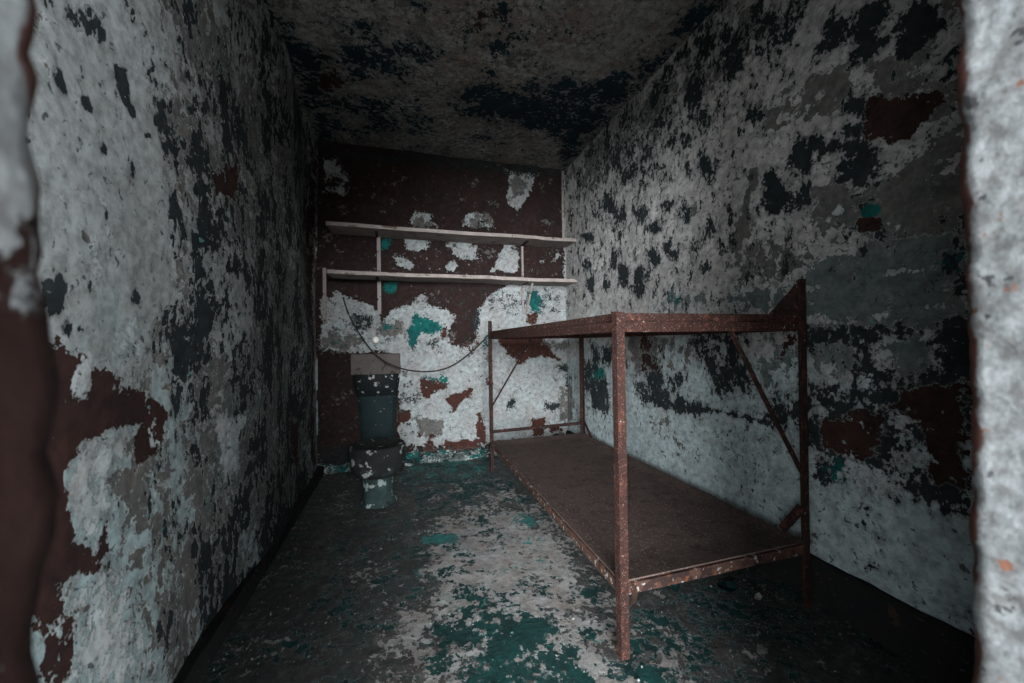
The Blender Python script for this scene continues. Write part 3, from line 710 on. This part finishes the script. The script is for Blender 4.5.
# ------------------------------------------------------------------ bunk bed
BA, BB, Y1, Y2, ZT, ZD = 0.682, 1.516, 1.099, 3.019, 1.148, 0.2476
bed = empty('bunk_bed', ((BA + BB) / 2, (Y1 + Y2) / 2, 0), 'rusted steel bunk bed frame with two bare metal decks against the peeling wall', 'bed')
LW_, LT = 0.031, 0.0045
def post(x, y, sx, sy, z1, mat):
    bm = bmesh.new()
    N = 40
    prof = [(0, 0), (LW_, 0), (LW_, LT), (LT, LT), (LT, LW_), (0, LW_)]
    rings = []
    rnd = random.Random(int(x * 1000 + y * 77))
    for i in range(N + 1):
        z = 0.0 + z1 * i / N
        j = 0.0008
        rings.append([bm.verts.new((x + sx * (a + rnd.uniform(-j, j)), y + sy * (b + rnd.uniform(-j, j)), z)) for a, b in prof])
    for a, b in zip(rings, rings[1:]):
        for k in range(6): bm.faces.new((a[k], a[(k + 1) % 6], b[(k + 1) % 6], b[k]))
    bm.faces.new(rings[0][::-1]); bm.faces.new(rings[-1])
    return link_bm('post', bm, bed, mat)
zr = hit(806, 279, 1, Y1).z
zl = hit(490, 321, 1, Y2).z
post(BA, Y1, 1, 1, ZT + .004, M_RUST)
post(BB + .012, Y1, -1, 1, zr, M_RUSTD)
post(BA, Y2, 1, -1, zl, M_RUSTD)
post(BB + .012, Y2, -1, -1, ZT + .03, M_RUSTD)
RH = 0.036
def angle_rail(name, p, q, inward, mat, z_top):
    """steel angle: upright leg on the outside, flat leg turned inwards"""
    bm = bmesh.new()
    p, q, w = Vector(p), Vector(q), Vector(inward)
    prof = [(0, 0), (0, -RH), (.005, -RH), (.005, -.005), (.034, -.005), (.034, 0)]
    N = 30; rings = []
    rnd = random.Random(len(name) + int(p.x * 100 + p.y * 10))
    for i in range(N + 1):
        c = p.lerp(q, i / N)
        rings.append([bm.verts.new(c + w * (a + rnd.uniform(-.0007, .0007)) + Vector((0, 0, z_top + b + rnd.uniform(-.0009, .0009)))) for a, b in prof])
    for a, b in zip(rings, rings[1:]):
        for k in range(6): bm.faces.new((a[k], a[(k + 1) % 6], b[(k + 1) % 6], b[k]))
    bm.faces.new(rings[0][::-1]); bm.faces.new(rings[-1])
    return link_bm(name, bm, bed, mat)
IN = 0.006
for zz, mat, nm in ((ZT - .028, M_RUST, 'upper_rail'), (ZD - .004, M_RIM, 'lower_rail')):
    angle_rail(nm, (BA + IN, Y1 + .004, 0), (BA + IN, Y2 - .004, 0), (1, 0, 0), mat, zz)
    angle_rail(nm, (BB - IN + .012, Y1 + .004, 0), (BB - IN + .012, Y2 - .004, 0), (-1, 0, 0), mat, zz)
    angle_rail(nm, (BA + .004, Y1 + IN, 0), (BB + .008, Y1 + IN, 0), (0, 1, 0), mat, zz)
    if nm == 'upper_rail':
        angle_rail(nm, (BA + .004, Y2 - IN, 0), (BB + .008, Y2 - IN, 0), (0, -1, 0), mat, zz)

def deck(name, z, rim, mat, seed):
    """dished sheet with a turned-down lip"""
    nx, ny = 24, 48
    bm = bmesh.new()
    g = []
    x0, x1, y0, y1 = BA + .010, BB + .002, Y1 + .012, Y2 - .010
    for i in range(nx + 1):
        row = []
        for j in range(ny + 1):
            u, v = i / nx, j / ny
            x, y = x0 + (x1 - x0) * u, y0 + (y1 - y0) * v
            dish = -0.010 * min(1, 9 * min(u, 1 - u, v * 2, (1 - v) * 2)) + 0.006 * float(fbm(np.array([x * 3.1]), np.array([y * 3.1]), seed)[0]) * min(1, 12 * min(u, 1 - u, v, 1 - v))
            row.append(bm.verts.new((x, y, z + dish)))
        g.append(row)
    for i in range(nx):
        for j in range(ny):
            bm.faces.new((g[i][j], g[i + 1][j], g[i + 1][j + 1], g[i][j + 1]))
    ring = [g[i][0] for i in range(nx + 1)] + [g[nx][j] for j in range(1, ny + 1)] + [g[i][ny] for i in range(nx - 1, -1, -1)] + [g[0][j] for j in range(ny - 1, 0, -1)]
    low = [bm.verts.new(v.co - Vector((0, 0, rim))) for v in ring]
    n = len(ring)
    for k in range(n): bm.faces.new((ring[k], ring[(k + 1) % n], low[(k + 1) % n], low[k]))
    inner = [bm.verts.new(v.co + (Vector(((x0 + x1) / 2, (y0 + y1) / 2, v.co.z)) - v.co).normalized() * .006) for v in low]
    for k in range(n): bm.faces.new((low[k], low[(k + 1) % n], inner[(k + 1) % n], inner[k]))
    # underside sheet
    vs2 = [[bm.verts.new(v.co - Vector((0, 0, .003))) for v in row[1:-1]] for row in g[1:-1]]
    for i in range(nx - 2):
        for j in range(ny - 2):
            bm.faces.new((vs2[i][j], vs2[i][j + 1], vs2[i + 1][j + 1], vs2[i + 1][j]))
    return link_bm(name, bm, bed, mat)
tag(deck('lower_deck', ZD + .006, .006, M_DECK, 61), 'bare brown rusty sheet deck of the lower bunk')
deck('upper_deck', ZT, .026, M_RUST, 67)

def flat_bar(name, p, q, w=.022, t=.006, mat=M_RUSTD):
    bm = bmesh.new(); add_bar(bm, p, q, rect(t, w)); return link_bm(name, bm, bed, mat)
yb = Y1 + .016
p = hit(727, 324, 1, yb); q = hit(801.5, 472, 1, yb)
flat_bar('brace', p, q, w=.006, t=.019)
q = Vector((BB - .004, Y1 + .02, hit(806, 510, 1, Y1).z)); p = hit(782, 529, 0, BB - .004)
flat_bar('brace', q, p, w=.034, t=.006)
yb = Y2 - .016
flat_bar('brace', hit(490, 410, 1, yb), hit(532, 337, 1, yb), w=.006, t=.028)
bm = bmesh.new(); add_bar(bm, hit(490, 432, 1, yb), hit(582, 423, 1, yb), circ(.013)); link_bm('foot_rail', bm, bed, M_RUSTD)
p = hit(581, 418, 1, Y2); flat_bar('brace', Vector((BB - .004, Y2 - .02, p.z)), hit(593, 441, 0, BB - .004), w=.024)
# triangular gusset between the tall post and the upper long rail
bm = bmesh.new()
tri = [Vector((BB + .004, Y1 + .03, zr - .015)), Vector((BB + .004, Y1 + .03, ZT - .03)), Vector((BB + .004, Y1 + .19, ZT - .03))]
A = [bm.verts.new(v) for v in tri]; Bv = [bm.verts.new(v + Vector((-.005, 0, 0))) for v in tri]
bm.faces.new(A); bm.faces.new(Bv[::-1])
for k in range(3): bm.faces.new((A[k], A[(k + 1) % 3], Bv[(k + 1) % 3], Bv[k]))
link_bm('gusset', bm, bed, M_RUSTD)
# rivets at the near corners
for (x, y, z) in ((BA + .052, Y1 + .006, ZT - .045), (BA + .040, Y1 + .006, ZD - .022), (BB - .045, Y1 + .006, ZT - .045)):
    bm = bmesh.new()
    bmesh.ops.create_uvsphere(bm, u_segments=10, v_segments=6, radius=.009)
    for v in bm.verts: v.co = Vector((x + v.co.x, y + v.co.y * .7, z + v.co.z))
    link_bm('rivet', bm, bed, M_RIM, smooth=True)
# torn tag of paint hanging below the corner of the lower deck
bm = bmesh.new()
g = []
for i in range(5):
    row = []
    for j in range(3):
        row.append(bm.verts.new((BA + .036 + .010 * j + .004 * math.sin(i), Y1 + .000 - .006 * math.sin(i * .8), ZD - .01 - .017 * i + .004 * j)))
    g.append(row)
for i in range(4):
    for j in range(2): bm.faces.new((g[i][j], g[i + 1][j], g[i + 1][j + 1], g[i][j + 1]))
geo = bm.faces[:]
bmesh.ops.solidify(bm, geom=geo, thickness=.0015)
link_bm('paint_tatter', bm, bed, M_RIM)

# ------------------------------------------------------------------ shelf rack on the back wall
YS, XS, Z1, Z2 = 3.234, -0.555, 2.026, 1.648
rack = empty('wall_shelf_rack', ((XS + XR) / 2, D, Z2), 'two long pale wooden shelves on thin uprights across the dark back wall', 'shelf')
def board(x0, x1, z, y0, skew=0):
    bm = bmesh.new()
    add_box(bm, (x0, y0, z - .030), (x1, D + .004, z), bevel=.002)
    bmesh.ops.subdivide_edges(bm, edges=[e for e in bm.edges if abs(e.verts[0].co.x - e.verts[1].co.x) > .2], cuts=14)
    for v in bm.verts:
        t = (v.co.x - x0) / (x1 - x0)
        v.co.z += -.006 * math.sin(math.pi * t) + .0012 * math.sin(t * 17 + z * 9) + skew * t
    return link_bm('shelf_board', bm, rack, M_SHELF)
xa = hit(531, 236, 1, YS).x; xb = hit(489, 276, 1, YS).x
board(XS, xa, Z1, YS); board(xa + .004, XR + .004, Z1 + .004, YS + .012)
board(XS + .004, xb, Z2, YS + .004); board(xb + .003, XR + .004, Z2 - .003, YS)
def upright(px, y_top, y_bot, w, t=.014):
    a = hit(px, y_top, 1, D - .012); b = hit(px, y_bot, 1, D - .012)
    bm = bmesh.new()
    add_box(bm, (a.x - w / 2, D - .024, b.z), (a.x + w / 2, D + .004, a.z), bevel=.002)
    return link_bm('upright', bm, rack, M_ROD)
upright(378.5, 232, 314, .030); upright(522, 240, 312, .018); upright(324.5, 268, 322, .026); upright(567, 245, 283, .022)
bm = bmesh.new(); add_bar(bm, hit(532.5, 283, 1, YS + .03), hit(526, 314, 1, D - .006), rect(.018, .014)); link_bm('strut', bm, rack, M_ROD)
for px in (378.5, 522):
    for z in (Z1, Z2):
        a = hit(px, 300, 1, D)
        bm = bmesh.new()
        add_box(bm, (a.x - .011, D - .19, z - .042), (a.x + .011, D + .004, z - .032)); link_bm('bracket', bm, rack, M_RUSTD)

# thin service pipe standing in the corner above the shelves
bm = bmesh.new(); tube(bm, [(XR - .028, D - .022, Z1 + .006), (XR - .030, D - .022, Z1 + .25), (XR - .027, D - .022, ZC - .02)], .013, 10)
tag(link_bm('corner_pipe', bm, None, M_ROD, smooth=True), 'thin pale pipe standing upright in the corner on the upper shelf', 'pipe')

# ------------------------------------------------------------------ slack cable
pts = []
pp = [(343, 297), (347, 310), (354, 325), (363, 339), (373, 352), (384, 361), (398, 367.5), (414, 371), (430, 371.5), (444, 369), (457, 363), (470, 353), (480, 344), (488, 335)]
ptsY = [(D - .030) + (Y2 + .012 - (D - .030)) * max(0, (i - 1)) / (len(pp) - 2) for i in range(len(pp))]
raw = [hit(x, y, 1, yy) for (x, y), yy in zip(pp, ptsY)]
fine_pts = []
for i in range(len(raw) - 1):
    p0, p1, p2, p3 = raw[max(i - 1, 0)], raw[i], raw[i + 1], raw[min(i + 2, len(raw) - 1)]
    for k in range(4):
        t = k / 4
        fine_pts.append(0.5 * ((2 * p1) + (p2 - p0) * t + (2 * p0 - 5 * p1 + 4 * p2 - p3) * t * t + (3 * p1 - p0 - 3 * p2 + p3) * t ** 3))
fine_pts.append(raw[-1])
bm = bmesh.new(); tube(bm, fine_pts, .0058, 8)
tag(link_bm('cable', bm, None, M_CABLE, smooth=True), 'slack dark cable drooping from the back wall to the bed post', 'cable')

# ------------------------------------------------------------------ white knob on the wall
kc = hit(375.5, 340, 1, D - .03)
knob = empty('ball_fitting', (kc.x, D, kc.z), 'small round white ball fitting on the back wall beneath the shelves', 'fitting')
bm = bmesh.new(); bmesh.ops.create_uvsphere(bm, u_segments=18, v_segments=12, radius=.029)
for v in bm.verts: v.co = Vector((kc.x + v.co.x, D - .040 + v.co.y * .8, kc.z + v.co.z))
link_bm('globe', bm, knob, M_WHITE, smooth=True)
bm = bmesh.new(); add_bar(bm, (kc.x, D + .004, kc.z), (kc.x, D - .026, kc.z), circ(.020, 16)); link_bm('base', bm, knob, M_BLACKE)

# ------------------------------------------------------------------ pedestal toilet
fb = hit(379, 507.5, 2, 0)
fwd = (Vector((fb.x, fb.y, 0)) - Vector((0, 0, 0))).normalized()
tx, ty = fb.x + fwd.x * .10, fb.y + fwd.y * .10
toilet = empty('pedestal_toilet', (tx, ty, 0), 'blackened round stone toilet bowl on a short flaking teal pedestal', 'toilet')
def lathe(bm, prof, n=40, jit=0.0, seed=0, sq=0.0):
    rnd = random.Random(seed)
    rings = []
    for r, z in prof:
        if r < 1e-6:
            rings.append([bm.verts.new((tx, ty, z))]); continue
        ring = []
        for k in range(n):
            a = 2 * math.pi * k / n
            rr = r * (1 + jit * math.sin(3 * a + seed) + jit * rnd.uniform(-.6, .6))
            ring.append(bm.verts.new((tx + rr * math.cos(a), ty + rr * math.sin(a), z + rnd.uniform(-jit, jit) * .1)))
        rings.append(ring)
    for a, b in zip(rings, rings[1:]):
        if len(a) == 1: a = a * n
        if len(b) == 1: b = b * n
        for k in range(n):
            f = []
            for v in (a[k], a[(k + 1) % n], b[(k + 1) % n], b[k]):
                if v not in f: f.append(v)
            if len(f) > 2: bm.faces.new(f)
bm = bmesh.new()
lathe(bm, [(0, .185), (.100, .185), (.140, .195), (.164, .215), (.173, .245), (.177, .325), (.178, .375), (.172, .386), (.150, .388), (.120, .384), (.085, .372), (.04, .366), (0, .365)], jit=.010, seed=3)
link_bm('bowl', bm, toilet, M_STONE, smooth=True)
bm = bmesh.new()
lathe(bm, [(0, 0), (.118, 0), (.118, .010), (.104, .022), (.099, .06), (.097, .12), (.099, .17), (.103, .195), (0, .195)], jit=.008, seed=5)
link_bm('pedestal', bm, toilet, M_PED, smooth=True)

# tapered casing on the wall behind the toilet, with its concrete cap
cas = empty('wall_casing', (hit(377, 440, 1, D).x, D, 0.1), 'dark teal tapered casing under a grey concrete cap behind the toilet', 'casing')
def casing(name, rows, mat):
    """rows: (pixel y, left px, right px, depth); rounded front between the two sides, back in the wall"""
    bm = bmesh.new(); rings = []
    for (y, xl, xr, dep) in rows:
        a = hit(xl, y, 1, D - .03); b = hit(xr, y, 1, D - .03)
        zc = (a.z + b.z) / 2
        ring = [bm.verts.new((a.x, D + .02, zc))]
        for k in range(13):
            t = k / 12
            ring.append(bm.verts.new((a.x + (b.x - a.x) * t, D - dep * (0.35 + 0.65 * math.sin(math.pi * t) ** .55), zc)))
        ring.append(bm.verts.new((b.x, D + .02, zc)))
        rings.append(ring)
    n = len(rings[0])
    for a, b in zip(rings, rings[1:]):
        for k in range(n): bm.faces.new((a[k], a[(k + 1) % n], b[(k + 1) % n], b[k]))
    bm.faces.new(rings[0][::-1]); bm.faces.new(rings[-1])
    return link_bm(name, bm, cas, mat)
casing('body', [(394, 356.5, 396, .050), (410, 358, 395.5, .050), (430, 360, 394.5, .052), (448, 361, 394, .052), (470, 361, 394, .052)], M_TEALD)
casing('collar', [(374, 352.5, 400, .075), (382, 353, 399.5, .078), (390, 354.5, 398, .070), (395, 356, 396.5, .054), (396.5, 357, 396, .046)], M_BLACKE)
a = hit(350.5, 354.5, 1, D - .09); b = hit(400.5, 373.5, 1, D - .09)
bm = bmesh.new(); add_box(bm, (a.x, D - .09, b.z), (b.x, D + .02, a.z), bevel=.006); link_bm('cap', bm, cas, M_CONC)

# ------------------------------------------------------------------ loose paint on the floor
def flake_mesh(name, poly, loc, rot, curl, mat, thick=.0015):
    bm = bmesh.new()
    c = bm.verts.new((0, 0, 0))
    vs_ = [bm.verts.new((x, y, curl * (x * x + .4 * y * y))) for x, y in poly]
    for k in range(len(vs_)): bm.faces.new((c, vs_[k], vs_[(k + 1) % len(vs_)]))
    bmesh.ops.solidify(bm, geom=bm.faces[:], thickness=thick)
    M = Matrix.Translation(loc) @ Matrix.Rotation(rot, 4, 'Z')
    zmin = min((M @ v.co).z for v in bm.verts)
    for v in bm.verts:
        v.co = M @ v.co
        v.co.z += .004 - zmin
    return link_bm(name, bm, None, mat)
f = hit(758, 598, 2, .004)
tag(flake_mesh('paint_chip', [(.030, .002), (.018, .012), (-.012, .011), (-.034, .001), (-.014, -.010), (.014, -.012)], f, 0.5, 9, M_WHITE), 'white leaf-shaped paint chip lying on the floor under the bunk', 'paint chip')
f = hit(729, 588, 2, .004)
tag(flake_mesh('paint_flake', [(.050, .006), (.022, .034), (-.03, .038), (-.055, .010), (-.030, -.030), (.02, -.024)], f, 0.2, 5, M_CHIPT), 'dark teal curled paint flake on the floor under the bunk', 'paint flake')
# crumbs and tiny chips nobody could count
rs = np.random.RandomState(12)
Pv, Fv = [], []
for i in range(800):
    if i < 500:
        x = rs.uniform(XL + .06, XR - .06); y = rs.uniform(.4, D - .12)
    else:
        side = rs.rand()
        if side < .4: x = XL + .05 + abs(rs.normal(0, .12)); y = rs.uniform(.4, D - .12)
        elif side < .7: x = XR - .05 - abs(rs.normal(0, .12)); y = rs.uniform(.4, D - .12)
        else: x = rs.uniform(XL + .06, XR - .06); y = D - .12 - abs(rs.normal(0, .14))
    s = .0016 + .004 * rs.rand() ** 3
    a0 = rs.rand() * 6.28
    k0 = len(Pv)
    for k in range(4):
        a = a0 + k * 1.57 + rs.uniform(-.4, .4)
        Pv.append((x + s * math.cos(a), y + s * math.sin(a), .003 + rs.rand() * .002))
    Pv.append((x, y, .004 + s * .5)); Pv.append((x, y, -.003))
    for k in range(4):
        Fv.append((k0 + k, k0 + (k + 1) % 4, k0 + 4)); Fv.append((k0 + (k + 1) % 4, k0 + k, k0 + 5))
me = bpy.data.meshes.new('paint_crumbs'); me.from_pydata(Pv, [], Fv)
o = new_obj('paint_crumbs', me, bpy.data.objects['floor'], M_CHIP)
tag(o, kind='stuff')

# ------------------------------------------------------------------ curled flakes still hanging on the walls
def wall_flakes(name, axis, val, sign, boxes, n, seed, mat, parent):
    rs = np.random.RandomState(seed)
    Pv, Fv = [], []
    ua, va = [a for a in (0, 1, 2) if a != axis]
    for i in range(n):
        bxs = boxes[rs.randint(len(boxes))]
        px, py = rs.uniform(bxs[0], bxs[2]), rs.uniform(bxs[1], bxs[3])
        c = hit(px, py, axis, val)
        s = .003 + .008 * rs.rand() ** 2
        a0 = rs.rand() * 6.28; lift = .3 + .5 * rs.rand()
        k0 = len(Pv); nn = 6
        for k in range(nn):
            a = k * 2 * math.pi / nn
            r = s * rs.uniform(.6, 1.1)
            u, v = r * math.cos(a), r * math.sin(a)
            h = lift * max(0, v) + .35 * v * abs(v) / s
            q = [0, 0, 0]
            q[ua] = c[ua] + u * math.cos(a0) - v * math.sin(a0)
            q[va] = c[va] + u * math.sin(a0) + v * math.cos(a0)
            q[axis] = val + sign * (.002 + max(0, h))
            Pv.append(tuple(q))
        for k in range(1, nn - 1): Fv.append((k0, k0 + k, k0 + k + 1))
    me = bpy.data.meshes.new(name); me.from_pydata(Pv, [], Fv)
    o = new_obj(name, me, bpy.data.objects[parent], mat)
    o['kind'] = 'stuff'
    so = o.modifiers.new('thickness', 'SOLIDIFY'); so.thickness = .0012
    return o
wall_flakes('paint_flakes', 0, XR, -1, [(600, 130, 960, 330), (815, 330, 960, 500), (640, 380, 800, 460)], 220, 5, M_CHIP, 'wall_right')
wall_flakes('paint_flakes', 0, XL, 1, [(180, 20, 300, 300), (130, 400, 290, 560), (180, 150, 300, 480)], 120, 6, M_CHIP, 'wall_left')
wall_flakes('paint_flakes', 1, D, -1, [(330, 300, 575, 345), (400, 345, 575, 440), (400, 235, 530, 275)], 160, 8, M_CHIP, 'wall_back')
